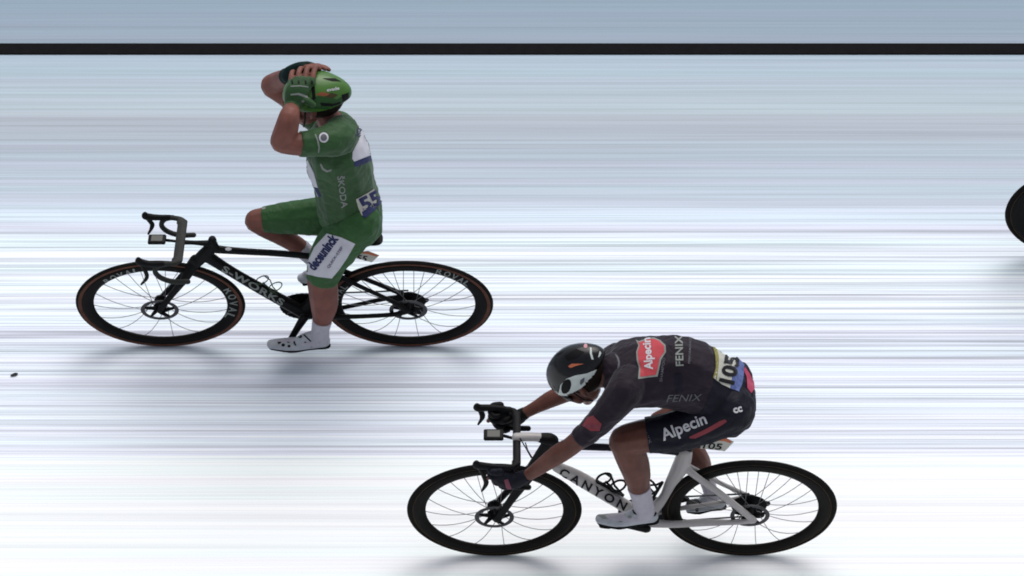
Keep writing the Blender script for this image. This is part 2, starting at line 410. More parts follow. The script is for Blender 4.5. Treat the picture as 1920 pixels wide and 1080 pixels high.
def make_bike(B):
    Y = G(B['rear'][0], B['rear'][1]+B['rear'][3]).y; B['Y'] = Y
    root = bpy.data.objects.new('bicycle', None); scene.collection.objects.link(root)
    c0 = P(B['front'][0], B['front'][1], Y); c1 = P(B['rear'][0], B['rear'][1], Y)
    for k, fr in (('front', True), ('rear', False)): wheel(root, B[k], Y, fr, B['tan'], B['words'][k], 20 if fr else 24)
    def part(name, chains, mats_, vox=.0045, sm=3, parent=None, extra=None):
        g = Geo()
        for ch in chains: g.chain([N(x, y, Y+dy, r, k[0] if k else (1, .8, 1)) for x, y, dy, r, *k in ch], 4)
        V, F, E = remesh(g, vox); V = smooth(V, E, sm)
        o = Geo(); o.add(V, F, 0)
        return o
    fr = part('frame', B['frame'], None)
    fw = list(fr.F); bv = bvh_of([fr])
    mats_ = [B['mframe'], B['mtop'], B['mlet'], M_letW]
    if B.get('top'):
        t2 = part('top', B['top'], None); bt = len(fr.M); fr.add(t2.V, t2.F, 1)
    for tx in B['downtext']: put_text(fr, bv, tx[0], tx[1], tx[2], tx[3], 2, bold=tx[4], lift=.002, space=tx[5])
    for pl in B.get('framehighlight', []): put_poly(fr, bv, pl, 3, .0015)
    fo = fr.obj('frame', mats_, root)
    part('fork', B['fork'], None).obj('fork', M_carbonb, root)
    # bar, with hoods and levers
    def mid(px, py, lat): p = P(px, py, Y); return Vector((p.x, Y+lat, p.z))
    L = B['lat']; hb = Geo(); u = 1/ppm(c0)
    T = B['tops']
    hb.chain([(mid(T[0]+2, T[1], lat), (T[2]*u, .02, .011)) for lat in np.linspace(-L+.03, L-.03, 9)], 2)
    for s in (-1, 1):
        hb.chain([(mid(T[0], T[1], s*(L-.04)), (T[2]*u, .02, .012)), (mid(T[0]-4, T[1], s*(L-.01)), (T[2]*u*.8, .014, .014)), (mid(*B['hood'][0], s*L), (.016, .014, .014))], 4)
        hb.chain([(mid(x, y, s*L), (.0145, .0145, .0145)) for x, y in B['drop']], 5)
    V, F, E = remesh(hb, .0045); V = smooth(V, E, 3); o = Geo(); o.add(V, F)
    ho = o.obj('handlebar', M_barg if B['grey'] else M_black, root)
    for s in (-1, 1):
        g = Geo(); H = B['hood']
        g.chain([(mid(*H[0], s*L), (.017, .015, .016)), (mid(*H[1], s*L), (.020, .017, .017)), (mid(*H[2], s*(L-.005)), (.021, .017, .021)), (mid(H[2][0]-2, H[2][1]-3, s*(L-.005)), (.016, .014, .02))], 4)
        V, F, E = remesh(g, .004); o = Geo(); o.add(smooth(V, E, 3), F); hd = o.obj('brake_hood', M_black, root)
        g = Geo(); LV = B['lever'][0 if s < 0 else 1]
        g.chain([(mid(x, y, s*(L-.004)), (r*u, .007, r*u)) for x, y, r in LV], 4)
        V, F, E = remesh(g, .003); o = Geo(); o.add(smooth(V, E, 2), F); o.obj('brake_lever', M_carbon, root)
    # stem
    g = Geo()
    for ch, mi in B['stem']:
        a = Geo(); a.chain([N(x, y, Y, r, (1, 1.2, 1)) for x, y, r in ch], 4); V, F, E = remesh(a, .004); g.add(smooth(V, E, 2), F, mi)
    g.obj('stem', [M_carbonb, M_fwhite], root)
    # head unit
    x0, y0_, x1, y1_ = B['computer']; g = Geo(); pc = mid((x0+x1)/2, (y0_+y1_)/2, 0); hw = (x1-x0)/2*u; z = pc.z
    crn = [(pc.x+sx*(hw-.010), Y+sy*.024, z+sz*.004) for sx in (-1, 1) for sy in (-1, 1) for sz in (-1, 1)]
    g.hull(np.vstack([ICS*np.array([.010, .010, .006])+np.array(cc) for cc in crn]))
    g.tube([Vector((pc.x+hw*.9, Y, z-.004)), mid(T[0], T[1]+1, 0)], [.008, .007], 0, 8)
    hu = g.obj('bike_computer', M_black, root)
    g = Geo(); zz = z+.0106
    g.add([(pc.x-hw*.62, Y-.022, zz), (pc.x+hw*.62, Y-.022, zz), (pc.x+hw*.62, Y+.022, zz), (pc.x-hw*.62, Y+.022, zz)], [(0, 1, 2, 3)], 0, False)
    g.obj('screen', M_screen, hu)
    # saddle and post
    g = Geo(); S = B['saddle']; p0 = P(*S[0], Y); p1 = P(*S[1], Y)
    g.chain([(p0, (.02, .018, .012)), (p0.lerp(p1, .3), (.03, .022, .014)), (p0.lerp(p1, .65), (.03, .042, .012)), (p0.lerp(p1, .9), (.035, .052, .012)), (p1, (.016, .046, .010))], 5)
    V, F, E = remesh(g, .005); o = Geo(); o.add(smooth(V, E, 3), F); o.obj('saddle', M_black, root)
    g = Geo(); g.chain([N(x, y, Y, r, (1, .6, 1)) for x, y, r in B['post']], 4); g.obj('seatpost', M_carbonb, root)
    # number plate under the saddle
    g = Geo(); slab(g, B['plate'], Y-.075, .003); bv = bvh_of([g])
    pb = B['plate']; put_poly(g, bv, B['plateorange'], 2, .0012)
    put_text(g, bv, B['number'][0], B['number'][1], B['number'][2], B['number'][3], 1, bold=.025, lift=.0016, shear=.15)
    pm = P(sum(q[0] for q in pb)/len(pb)-8, pb[1][1]+3, Y-.073); g.tube([pm, Vector((pm.x-.02, Y, pm.z+.01))], .006, 1, 6)
    g.obj('number_plate', [M_plate, M_letK, M_orange], root)
    # crankset
    bb = P(*B['bb'], Y); g = Geo(); seg = 64
    rx, rz = B['cr'][0]*u, B['cr'][1]*u/math.cos(TH)
    def rg(r0, r1, y, th, m=0, ng=seg):
        V = []; F = []
        for k in range(ng):
            a = 2*math.pi*k/ng
            tooth = 1.03 if k % 2 else 1.0
            for (q, d) in ((r0, -th), (r1*tooth, -th), (r1*tooth, th), (r0, th)): V.append((bb.x+rx*q*math.cos(a), y+d, bb.z+rz*q*math.sin(a)))
        for k in range(ng):
            for j in range(4): F.append((k*4+j, ((k+1) % ng)*4+j, ((k+1) % ng)*4+(j+1) % 4, k*4+(j+1) % 4))
        g.add(V, F, m, False)
    rg(.74, 1.0, Y+.045, .002); rg(.5, .8, Y+.038, .002)
    for k in range(4):
        a = math.pi/2*k+.5
        g.tube([Vector((bb.x, Y+.045, bb.z)), Vector((bb.x+rx*.85*math.cos(a), Y+.045, bb.z+rz*.85*math.sin(a)))], [.022, .013], 0, 8)
    cs = g.obj('chainring', M_carbon, root)
    for s in (-1, 1):
        g = Geo(); ch = B['crank'][0 if s < 0 else 1]
        g.chain([N(x, y, Y+s*dy, r, (1, .6, 1)) for x, y, dy, r in ch], 3)
        co = g.obj('crank_arm', M_carbon, root)
        g = Geo(); x, y, dy = B['pedal'][0 if s < 0 else 1]; p = P(x, y, Y+s*dy)
        g.chain([(p+Vector((-.04, 0, 0)), (.012, .026, .006)), (p, (.016, .032, .009)), (p+Vector((.035, 0, .002)), (.010, .02, .005))], 2)
        g.tube([p, Vector((p.x, Y+s*.07, p.z))], .008, 0, 8)
        g.obj('pedal', M_black, root)
    # chain and derailleur on the far side
    rc = P(*B['rear'][:2], Y); g = Geo(); yy = Y+.043; sr = .14*B['rear'][2]*u
    top0 = Vector((bb.x+.01, yy, bb.z+rz*.98)); top1 = Vector((rc.x, yy, rc.z+.055))
    g.tube([top0, top1], .0045, 0, 6)
    jk = Vector((rc.x+.055, yy, rc.z-.10)); g.tube([Vector((bb.x, yy, bb.z-rz*.98)), jk], .0045, 0, 6)
    g.obj('chain', M_dsteel, root)
    g = Geo(); g.chain([(jk, (.03, .008, .02)), (Vector((rc.x+.04, yy, rc.z-.05)), (.02, .012, .02)), (Vector((rc.x+.085, yy, rc.z-.015)), (.024, .014, .014))], 3)
    g.obj('derailleur', M_black, root)
    # bottle cages
    for cgx in B['cages']:
        (a, b, off, rad, th) = cgx; A_ = P(*a, Y); B_ = P(*b, Y); ax = (B_-A_).normalized(); up = Vector((0, 1, 0)).cross(ax)
        if up.z < 0 and up.x < 0.2: up = -up
        if off[2] < 0: up = -up
        base = up*off[0]; g = Geo(); cc = A_+base
        for f_, sc in ((0.1, .9), (.62, 1.0)):
            q = A_.lerp(B_, f_)+base; v = Vector((0, 1, 0))
            g.tube([q+(up*math.cos(t)+v*math.sin(t))*rad*sc+ax*(.02*math.cos(t)) for t in np.linspace(0, 2*math.pi, 25)[:-1]], th, 0, 6, closed=True)
        g.tube([A_+up*(off[0]-rad)+Vector((0, 0, 0)), B_+up*(off[0]-rad)], th*1.4, 0, 6)
        for sg in (-1, 1):
            v = Vector((0, sg, 0))
            g.tube([A_.lerp(B_, .1)+base+v*rad*.8+up*rad*.3, A_.lerp(B_, .4)+base+v*rad*.95, A_.lerp(B_, .62)+base+v*rad*.6-up*rad*.7, B_+base-up*rad], th, 0, 6)
        g.obj('bottle_cage', B['mcage'], root)
    for cb in B.get('cables', []):
        g = Geo(); g.tube([P(x, y, Y+dy) for x, y, dy in cb], .0032, 0, 6); g.obj('cable', M_black, root)
    # empty stands at the bike's base
    base = Vector(((c0.x+c1.x)/2, Y, 0))
    for ch in list(root.children): ch.matrix_parent_inverse = Matrix.Identity(4); ch.location = -base
    root.location = base
    return root
LF = .057
BA = dict(front=(301, 569, 159, 79.7), rear=(766, 569, 159, 79.4), tan=True, grey=True, lat=.185,
    words=dict(front=[('ROVAL', 130, 62, 142, 106, 9), ('ROVAL', 130, 62, 26, -24, 15)], rear=[('ROVAL', 130, 62, 68, 32, 10), ('ROVAL', 132, 62, 182, 148, 14)]),
    mframe=M_carbon, mtop=M_carbon, mlet=M_letG, mcage=M_cageG,
    frame=[[(399, 460, 0, 11), (384, 476, 0, 13), (368, 492, 0, 12)],
           [(402, 467, 0, 9), (450, 471, 0, 7.5), (520, 475, 0, 7), (600, 482, 0, 7), (645, 485, 0, 8)],
           [(388, 480, 0, 13), (430, 507, 0, 11), (490, 542, 0, 12), (545, 572, 0, 13), (571, 585, 0, 15)],
           [(571, 585, 0, 15), (600, 545, 0, 9), (625, 512, 0, 9), (646, 483, 0, 9)],
           [(625, 510, -.01, 7), (656, 528, -.03, 5), (735, 565, -.055, 5), (762, 582, -.06, 7)],
           [(628, 503, .01, 7), (687, 524, .035, 5), (766, 556, .06, 6)],
           [(573, 590, -.03, 9), (641, 594, -.045, 5.5), (735, 590, -.058, 5), (762, 583, -.06, 7)],
           [(575, 583, .03, 9), (641, 577, .045, 5), (723, 560, .058, 5), (766, 556, .06, 6)]],
    framehighlight=[circ(428, 467, 6, 3)],  # highlight on the top tube, painted as a white ellipse
    downtext=[('S-WORKS', (415, 507), (529, 573), 11, .03, 1.1)],
    fork=[[(368, 488, 0, 13), (358, 502, 0, 12)], [(360, 500, -.01, 12), (345, 525, -.045, 8), (322, 553, -.055, 6.5), (300, 581, -.06, 6)],
          [(360, 497, .01, 10), (346, 512, .045, 7), (325, 535, .055, 6), (302, 558, .06, 5)]],
    tops=(336, 452, 10), hood=[(312, 451), (288, 451), (268, 448)], drop=[(318, 451), (302, 455), (297, 466), (308, 477), (330, 484), (358, 484)],
    lever=[[(270, 452, 4), (279, 466, 4.5), (281, 478, 4), (271, 490, 2)], [(270, 452, 4), (279, 462, 5), (278, 470, 4), (272, 481, 2)]],
    stem=[([(337, 454, 5), (365, 455, 4), (398, 457, 7)], 0), ([(398, 453, 9), (398, 450, 8)], 0)],
    computer=(278, 441, 311, 457), saddle=[(612, 455), (713, 448)], post=[(646, 484, 9), (655, 468, 8), (660, 455, 7)],
    plate=[(662, 483), (668, 474), (690, 471), (711, 479), (697, 492)], plateorange=[(669, 474), (690, 471.5), (711, 479), (709, 482), (688, 476)],
    number=('55', (667, 487), (688, 490), 10), bb=(571, 585), cr=(47, 24),
    crank=[[(570, 596, .055, 9), (556, 618, .065, 7), (543, 640, .07, 6)], [(572, 575, .055, 9), (586, 552, .065, 7), (598, 529, .07, 6)]],
    pedal=[(540, 652, .12), (592, 519, .12)],
    cages=[((478, 532), (525, 557), (.045, 0, 1), .034, .0032), ((586, 560), (606, 532), (.045, 0, 1), .034, .0032)])
BB_ = dict(front=(927, 956, 164, 86), rear=(1405, 952, 164.5, 88.5), tan=False, grey=False, lat=.20,
    words=dict(front=[], rear=[]), mframe=M_fwhite, mtop=M_navy, mlet=M_letK, mcage=M_black,
    frame=[[(1045, 876, 0, 11), (1080, 893, 0, 15), (1125, 920, 0, 15), (1168, 946, 0, 14), (1208, 970, 0, 16)],
           [(1284, 850, 0, 15), (1276, 875, 0, 17), (1258, 905, 0, 12), (1243, 935, 0, 10), (1212, 968, 0, 15)],
           [(1282, 875, -.01, 9), (1305, 893, -.03, 7), (1350, 925, -.05, 7), (1413, 975, -.062, 7)],
           [(1284, 872, .01, 8), (1320, 889, .035, 5), (1345, 903, .05, 5), (1404, 930, .062, 5)],
           [(1212, 980, -.03, 10), (1262, 983, -.045, 8), (1320, 980, -.05, 8), (1383, 979, -.06, 6), (1412, 975, -.062, 7)],
           [(1212, 962, .03, 9), (1262, 955, .045, 6), (1330, 945, .055, 5), (1403, 931, .062, 6)]],
    top=[[(1030, 834, 0, 10), (1060, 836, 0, 8), (1140, 839, 0, 8), (1220, 843, 0, 7), (1284, 849, 0, 8)]],
    downtext=[('CANYON', (1047, 890), (1170, 957), 15, .03, 1.5)],
    fork=[[(1030, 828, 0, 13), (1013, 856, 0, 13), (996, 884, 0, 14)], [(996, 884, -.01, 14), (978, 910, -.045, 11), (955, 942, -.055, 8), (934, 972, -.06, 8)],
          [(996, 880, .01, 12), (978, 893, .045, 9), (955, 918, .055, 7), (930, 945, .06, 6)]],
    tops=(967, 822, 8), hood=[(945, 821), (920, 819), (896, 818)], drop=[(955, 822), (938, 826), (930, 838), (940, 850), (962, 857), (991, 858)],
    lever=[[(899, 822, 4), (908, 838, 5), (912, 852, 5), (904, 866, 2)], [(899, 822, 5), (904, 832, 6), (902, 840, 4), (896, 849, 2)]],
    stem=[([(967, 820, 8), (990, 819, 8), (1013, 820, 8)], 1), ([(1014, 821, 9), (1030, 823, 11), (1038, 826, 10)], 0)],
    computer=(907, 806, 944, 825), saddle=[(1240, 838), (1318, 824)], post=[(1284, 850, 12), (1292, 838, 9)],
    plate=[(1313, 841), (1318, 825), (1362, 822), (1376, 829), (1359, 846)], plateorange=[(1318, 825), (1362, 822), (1376, 829), (1373, 832), (1358, 827)],
    number=('105', (1317, 840), (1354, 843), 11), bb=(1209, 970), cr=(49, 26),
    crank=[[(1212, 992, .06, 9), (1180, 986, .065, 7), (1140, 979, .07, 6)], [(1209, 955, .055, 10), (1248, 945, .065, 7), (1287, 936, .07, 6)]],
    pedal=[(1142, 983, .12), (1306, 944, .12)],
    cages=[((1118, 903), (1168, 930), (.04, 0, 1), .036, .006), ((1228, 935), (1246, 905), (.045, 0, -1), .034, .006)],
    cables=[[(975, 822, -.03), (986, 840, -.02), (996, 858, -.01)], [(985, 830, .02), (990, 845, .02), (1000, 862, 0)]])
bikeA = make_bike(BA)
tag(bikeA, 'black road bicycle with brown tyre walls under the rider in green', 'bicycle', 'racing bicycles')
bikeB = make_bike(BB_)
tag(bikeB, 'white road bicycle with black fork under the rider in charcoal', 'bicycle', 'racing bicycles')
# third, with deeper rims, bicycle, only the front of its wheel has come into the picture
RI = .68; bikeC = make_bike(dict(BB_)); YC = G(2044, 479).y
bikeC.location = (bikeB.location.x+(P(1884, 400, YC).x-P(763, 956, BB_['Y']).x), YC, 0)
tag(bikeC, 'bicycle entering at the right edge with only its black front wheel showing', 'bicycle', 'racing bicycles')
# ------------------------------------------------------------------ riders
def H_(px, py, Y, hx, hrow, ry):
    """body ellipsoid from its half width and half height in the picture and its real half breadth"""
    p = P(px, py, Y); k = ppm(p); q = (hrow/k)**2-(ry*math.sin(TH))**2
    rz = math.sqrt(max(q, .02**2))/math.cos(TH)
    return (p, (hx/k, ry, rz))
from mathutils import noise as mnoise
class Body:
    def __init__(s): s.g = Geo(); s.pts = []; s.tags = []
    def chain(s, name, nodes, sub=5):
        q = s.g.chain(nodes, sub); n = len(q)-1
        for i, (c, r) in enumerate(q): s.pts.append(np.concatenate([c, r])); s.tags.append((name, i/n*(len(nodes)-1)))
    def ell(s, name, c, r, axes=None):
        s.g.ell(c, r, axes=axes); s.pts.append(np.concatenate([np.array(c), np.array([min(r)]*3)])); s.tags.append((name, 0))
    def finish(s, vox=.0055, sm=6, nosm=()):
        V, F, E = remesh(s.g, vox); A = np.array(s.pts)
        best = np.full(len(V), 1e9); idx = np.zeros(len(V), int)
        for i in range(len(A)):
            d = (np.linalg.norm((V-A[i, :3])/A[i, 3:], axis=1)-1)*A[i, 3:].min()
            m = d < best; best[m] = d[m]; idx[m] = i
        mask = np.array([.25 if s.tags[i][0] in nosm else 1.0 for i in range(len(A))])[idx]
        V = smooth(V, E, sm, mask=mask); s.V, s.F, s.E, s.idx = V, F, E, idx; s.N = vnormals(V, F); s.vox = vox
        return s
    def region(s, fn, thick, mask_fn=None, folds=False):
        """clothing over the faces whose nearest bone satisfies fn(name, t, vertex): a shell with a turned-in hem"""
        ok = np.array([fn(*t) for t in s.tags])[s.idx]
        if mask_fn is not None: ok &= mask_fn(s.V)
        Fs = [f for f in s.F if sum(ok[i] for i in f)*2 > len(f)]
        used = sorted({i for f in Fs for i in f}); mp = {v: i for i, v in enumerate(used)}
        fold = np.array([mnoise.noise(Vector((v[0]*17+v[2]*9, v[1]*8, v[2]*26-v[0]*12)))*.005+mnoise.noise(Vector(v)*45)*.0013 for v in s.V[used]])[:, None]
        V = s.V[used]+s.N[used]*(thick+(fold if folds else 0)); Fm = [tuple(mp[i] for i in f) for f in Fs]
        # hem: edges used once
        cnt = {}
        for f in Fm:
            for a, b in zip(f, f[1:]+f[:1]): cnt[(a, b)] = 1
        bd = [(a, b) for (a, b) in cnt if (b, a) not in cnt]
        nb = {}
        for a, b in bd: nb.setdefault(a, []).append(b); nb.setdefault(b, []).append(a)
        for _ in range(10):
            W = {k: (V[k]*.4+.6*np.mean([V[j] for j in v], axis=0)) for k, v in nb.items()}
            for k, v in W.items(): V[k] = v
        N_ = s.N[used]; ext = {}
        VV = [tuple(v) for v in V]
        for k in nb: ext[k] = len(VV); VV.append(tuple(V[k]-N_[k]*(thick+.003)))
        for a, b in bd: Fm.append((b, a, ext[a], ext[b]))
        o = Geo(); o.add(VV, Fm, 0); return o
def n3(px, py, Y, r, k=(1, 1, 1)):
    p = P(px, py, Y); q = r/ppm(p); return (p, (q*k[0], q*k[1], q*k[2]))
def shoe(parent, pts, Y, mats_, marks=()):
    """pts: heel, instep, ball, toe pixels"""
    g = Geo(); (hx_, hy_), (ix, iy), (bx, by), (tx, ty), (cx_, cy_) = pts
    g.chain([n3(hx_, hy_, Y, 13, (1, .95, 1)), n3((hx_+bx)/2, (hy_+by)/2+1, Y, 13, (1.2, 1.0, .9)), n3(bx, by, Y, 12.5, (1.3, 1.3, .85)), n3(tx, ty, Y, 7.5, (1.1, 1.5, .9))], 5)
    g.chain([n3(cx_, cy_, Y, 14.5, (1.05, .9, .8)), n3(ix, iy, Y, 11, (1.2, 1.0, 1)), n3(bx+8, by-2, Y, 10)], 4)
    V, F, E = remesh(g, .0045); V = smooth(V, E, 8); o = Geo(); o.add(V, F); bv = bvh_of([o])
    for m in marks: put_poly(o, bv, m[0], m[1], .0012)
    so = o.obj('shoe', mats_, parent)
    g = Geo(); u = 1/ppm(P(bx, by, Y)); dn = 10.5*u/.74
    q = [P(hx_, hy_, Y), P((hx_+bx)/2, (hy_+by)/2, Y), P(bx, by, Y), P(tx, ty, Y)]
    dr = (q[2]-q[0]).normalized(); up = Vector((0, 1, 0)).cross(dr); up = up if up.z > 0 else -up
    hh = [13, 11.7, 10.6, 6.7]; ww = [.031, .030, .042, .028]; ll = [.035, .03, .035, .018]
    g.chain([(q[i]-up*(hh[i]*u*.93), (ll[i], ww[i], .008)) for i in range(4)], 4)
    g.hull(np.vstack([ICS*np.array([.02, .018, .008])+np.array(q[2]-up*(hh[2]*u+.008)), ICS*np.array([.014, .015, .006])+np.array(q[2]+dr*.05-up*(hh[2]*u+.008))]))
    V, F, E = remesh(g, .004); o = Geo(); o.add(smooth(V, E, 3), F); o.obj('sole', M_black, so)
    return so
def helmet(parent, c, f, u, L, W, Hh, mats_, tail=.25, cut=-.15, decals=(), vents=(), vm=1, brow=0.0):
    """shell: lengthened dome in its own axes (f forward, u crown), hollow below the cut"""
    l = Vector((0, -1, 0)); f = f.normalized(); u = u.normalized(); seg, rg = 56, 22
    g = Geo(); V = []; F = []
    def prof(a, b):
        # a azimuth 0 = front, b 0 = crown .. 1 = rim
        th = b*(math.pi/2+math.asin(min(.95, -cut)))
        x, y, z = math.sin(th)*math.cos(a), math.sin(th)*math.sin(a), math.cos(th)
        if x < 0: y *= 1-.35*tail*(-x)**1.5*2; z = z*(1-.25*(-x)**2)+(.12*tail*x*x if z > 0 else 0)
        sc = 1+.030*math.cos(6*math.atan2(y, .8))*math.sin(th)*(1 if z > .1 else 0)
        return c+f*(L*x*(1+(tail*.25 if x < 0 else 0)))*1.0+l*(W*y*sc)+u*(Hh*z*sc)
    for j in range(rg+1):
        for k in range(seg): V.append(prof(2*math.pi*k/seg, j/rg))
    for j in range(rg):
        for k in range(seg): F.append((j*seg+k, j*seg+(k+1) % seg, (j+1)*seg+(k+1) % seg, (j+1)*seg+k))
    n0 = len(V); inner = .90
    for k in range(seg): V.append(c+(V[rg*seg+k]-c)*inner)
    for k in range(seg): V.append(c+(V[(rg//2)*seg+k]-c)*inner)
    V.append(c+u*Hh*inner)
    for k in range(seg):
        F.append((rg*seg+k, rg*seg+(k+1) % seg, n0+(k+1) % seg, n0+k))
        F.append((n0+k, n0+(k+1) % seg, n0+seg+(k+1) % seg, n0+seg+k)); F.append((n0+seg+k, n0+seg+(k+1) % seg, len(V)-1))
    g.add(V, F); bv = bvh_of([g])
    for pts, mi, lift in decals: put_poly(g, bv, pts, mi, lift)
    return g, bv
def head(B, c, f, u, s=1.0):
    """skull, jaw, face features; f = where the face looks, u = crown"""
    f = f.normalized(); u = u.normalized(); l = Vector((0, -1, 0)); ax = (f, l, u)
    q = lambda a, b, d: c+f*(a*s)+l*(b*s)+u*(d*s)
    B.ell('head', q(0, 0, .02), (.108*s, .088*s, .110*s), ax)
    B.ell('head', q(.035, 0, -.045), (.070*s, .068*s, .085*s), ax)
    B.chain('head', [(q(.045, 0, -.085), (.045*s,)*3), (q(.078, 0, -.115), (.024*s,)*3)], 3)          # jaw to chin
    B.chain('face', [(q(.108, 0, .01), (.010*s,)*3), (q(.128, 0, -.020), (.013*s,)*3), (q(.122, 0, -.036), (.015*s,)*3)], 3)   # nose
    for e in (-1, 1):
        B.chain('face', [(q(.098, .012*e, .020), (.012*s,)*3), (q(.088, .050*e, .018), (.012*s,)*3)], 2)   # brow
        B.chain('face', [(q(-.01, .086*e, .02), (.012*s,)*3), (q(-.005, .092*e, -.005), (.014*s,)*3), (q(.004, .086*e, -.035), (.009*s,)*3)], 3)   # ear
        B.chain('face', [(q(.078, .045*e, -.03), (.022*s,)*3), (q(.06, .055*e, -.05), (.022*s,)*3)], 2)   # cheek
    B.chain('face', [(q(.098, -.024, -.068), (.008*s,)*3), (q(.109, 0, -.066), (.010*s,)*3), (q(.098, .024, -.068), (.008*s,)*3)], 3)  # lips
    B.chain('face', [(q(.096, -.018, -.080), (.008*s,)*3), (q(.105, 0, -.080), (.009*s,)*3), (q(.096, .018, -.080), (.008*s,)*3)], 3)
    return q
def fingers(B, name, fl):
    for fi in fl:
        B.chain(name, [(Vector(p), (r,)*3) for p, r in fi], 3)
def clothes(B, name, fn, thick, mats_, parent, decals=(), mask_fn=None):
    g = B.region(fn, thick, mask_fn, True); bv = bvh_of([g])
    for d in decals:
        if d[0] == 'poly': put_poly(g, bv, d[1], d[2], d[3] if len(d) > 3 else .0015)
        elif d[0] == 'text': put_text(g, bv, d[1], d[2], d[3], d[4], d[5], bold=d[6] if len(d) > 6 else .02, lift=d[7] if len(d) > 7 else .003, shear=d[8] if len(d) > 8 else 0)
    return g, bv, g.obj(name, mats_, parent)
def patch(parent, name, bv, polys, texts, mats_):
    g = Geo()
    for pts, mi, lf in polys: put_poly(g, bv, pts, mi, lf)
    for t in texts: put_text(g, bv, *t[:5], bold=t[5], lift=t[6], shear=t[7] if len(t) > 7 else 0)
    return g.obj(name, mats_, parent)
# ================================================= rider in green, hands on the helmet
def rider_green():
    Y = BA['Y']; B = Body()
    T = lambda *a: H_(a[0], a[1], Y, *a[2:])
    B.chain('torso', [T(664, 423, 54, 46, .19), T(656, 392, 60, 48, .185), T(646, 345, 57, 45, .175), T(636, 305, 61, 46, .185), T(630, 268, 54, 46, .20), T(627, 242, 38, 34, .15)], 6)
    B.chain('neck', [n3(622, 232, Y, 27, (1, 1, 1)), n3(610, 214, Y, 21), n3(601, 200, Y, 20)], 4)
    hc = P(588, 186, Y); fd = Vector((-1, 0, .05)); ud = Vector((.05, 0, 1))
    q = head(B, hc, fd, ud, 1.15)
    # helmet geometry is needed for the hands
    ch = P(592, 176, Y); A_, Wd, Hz = .176, .125, .118
    def hp(px, phi, off):
        x = P(px, 178, Y).x; t = max(0.15, 1-((x-ch.x)/(A_*1.05))**2)**.5; a = R(phi)
        return Vector((x, ch.y-(Wd*t+off)*math.sin(a), ch.z+(Hz*t+off)*math.cos(a)))
    # near arm
    B.chain('armN', [n3(640, 250, Y-.10, 34), n3(630, 260, Y-.18, 33), n3(605, 266, Y-.225, 27), n3(572, 270, Y-.245, 23.5), n3(545, 269, Y-.26, 22), n3(529, 266, Y-.265, 22)], 5)
    B.chain('foreN', [n3(528, 264, Y-.265, 22.5), n3(537, 242, Y-.25, 23.5), n3(543, 217, Y-.215, 20), (hp(550, 84, .035), (.040, .034, .04))], 5)
    pn = hp(561, 45, .022)
    B.chain('palmN', [(hp(551, 82, .030), (.040, .034, .036)), (hp(557, 62, .022), (.052, .026, .034)), (pn, (.060, .022, .036)), (hp(570, 22, .018), (.062, .026, .022))], 4)
    fl = []
    for i, (x, tip, ln) in enumerate(((548, 551, .8), (561, 567, 1.0), (574, 583, 1.05), (588, 598, .95))):
        fl.append([(hp(x, 28, .016), .0155), (hp(x+(tip-x)*.3, 4, .026), .0145), (hp(x+(tip-x)*.6, -15*ln, .024), .0135), (hp(tip, -38*ln, .016), .0115)])
    fl.append([(hp(566, 60, .018), .017), (hp(581, 66, .016), .016), (hp(590, 74, .012), .013)])
    fingers(B, 'fingN', fl[:4]); fingers(B, 'thumbN', fl[4:])
    # far arm
    B.chain('armF', [n3(622, 236, Y+.19, 30), n3(580, 212, Y+.22, 26), n3(545, 184, Y+.25, 23), n3(512, 163, Y+.26, 22)], 5)
    B.chain('foreF', [n3(510, 160, Y+.26, 22), n3(524, 152, Y+.225, 20), (hp(540, -78, .04), (.04, .036, .04))], 5)
    B.chain('palmF', [(hp(541, -76, .03), (.04, .034, .036)), (hp(551, -58, .022), (.05, .026, .034)), (hp(566, -48, .018), (.052, .022, .034)), (hp(576, -40, .015), (.048, .024, .03))], 4)
    fl = []
    for i, (x, tip, a) in enumerate(((566, 590, -18), (574, 601, -24), (582, 610, -34), (588, 617, -46))):
        fl.append([(hp(x, a-14, .012), .015), (hp(x+(tip-x)*.4, a-8, .020), .014), (hp(x+(tip-x)*.75, a-4, .016), .013), (hp(tip, a, .008), .011)])
    fingers(B, 'fingF', fl)
    # near leg
    B.chain('thighN', [n3(671, 416, Y-.11, 43), n3(642, 449, Y-.13, 42), n3(617, 484, Y-.14, 37), n3(606, 516, Y-.145, 31), n3(604, 532, Y-.145, 28)], 6)
    B.chain('shinN', [n3(604, 528, Y-.145, 29), n3(607, 552, Y-.145, 28.5), n3(608, 574, Y-.14, 26), n3(605, 595, Y-.14, 19.5), n3(601, 617, Y-.14, 16.5), n3(600, 632, Y-.14, 17)], 6)
    B.chain('footN', [n3(602, 634, Y-.14, 14), n3(580, 640, Y-.14, 12), n3(545, 644, Y-.14, 9), n3(520, 644, Y-.14, 6)], 3)
    # far leg
    B.chain('thighF', [n3(668, 402, Y+.11, 40), n3(605, 405, Y+.13, 36), n3(545, 408, Y+.14, 30.5), n3(500, 411, Y+.145, 24.5), n3(481, 413, Y+.145, 22)], 6)
    B.chain('shinF', [n3(480, 414, Y+.145, 22), n3(500, 427, Y+.145, 21), n3(530, 444, Y+.14, 18.5), n3(560, 462, Y+.14, 17), n3(588, 487, Y+.13, 14), n3(603, 503, Y+.13, 13)], 6)
    B.chain('footF', [n3(606, 508, Y+.13, 12), n3(575, 516, Y+.13, 8)], 3)
    B.finish(sm=14, nosm=('fingN', 'fingF', 'thumbN', 'face', 'palmN', 'palmF'))
    o = Geo(); o.add(B.V, B.F); me = o.obj('person', M_skinA)
    tag(me, 'rider in a green suit sitting upright with both hands on the green helmet', 'person')
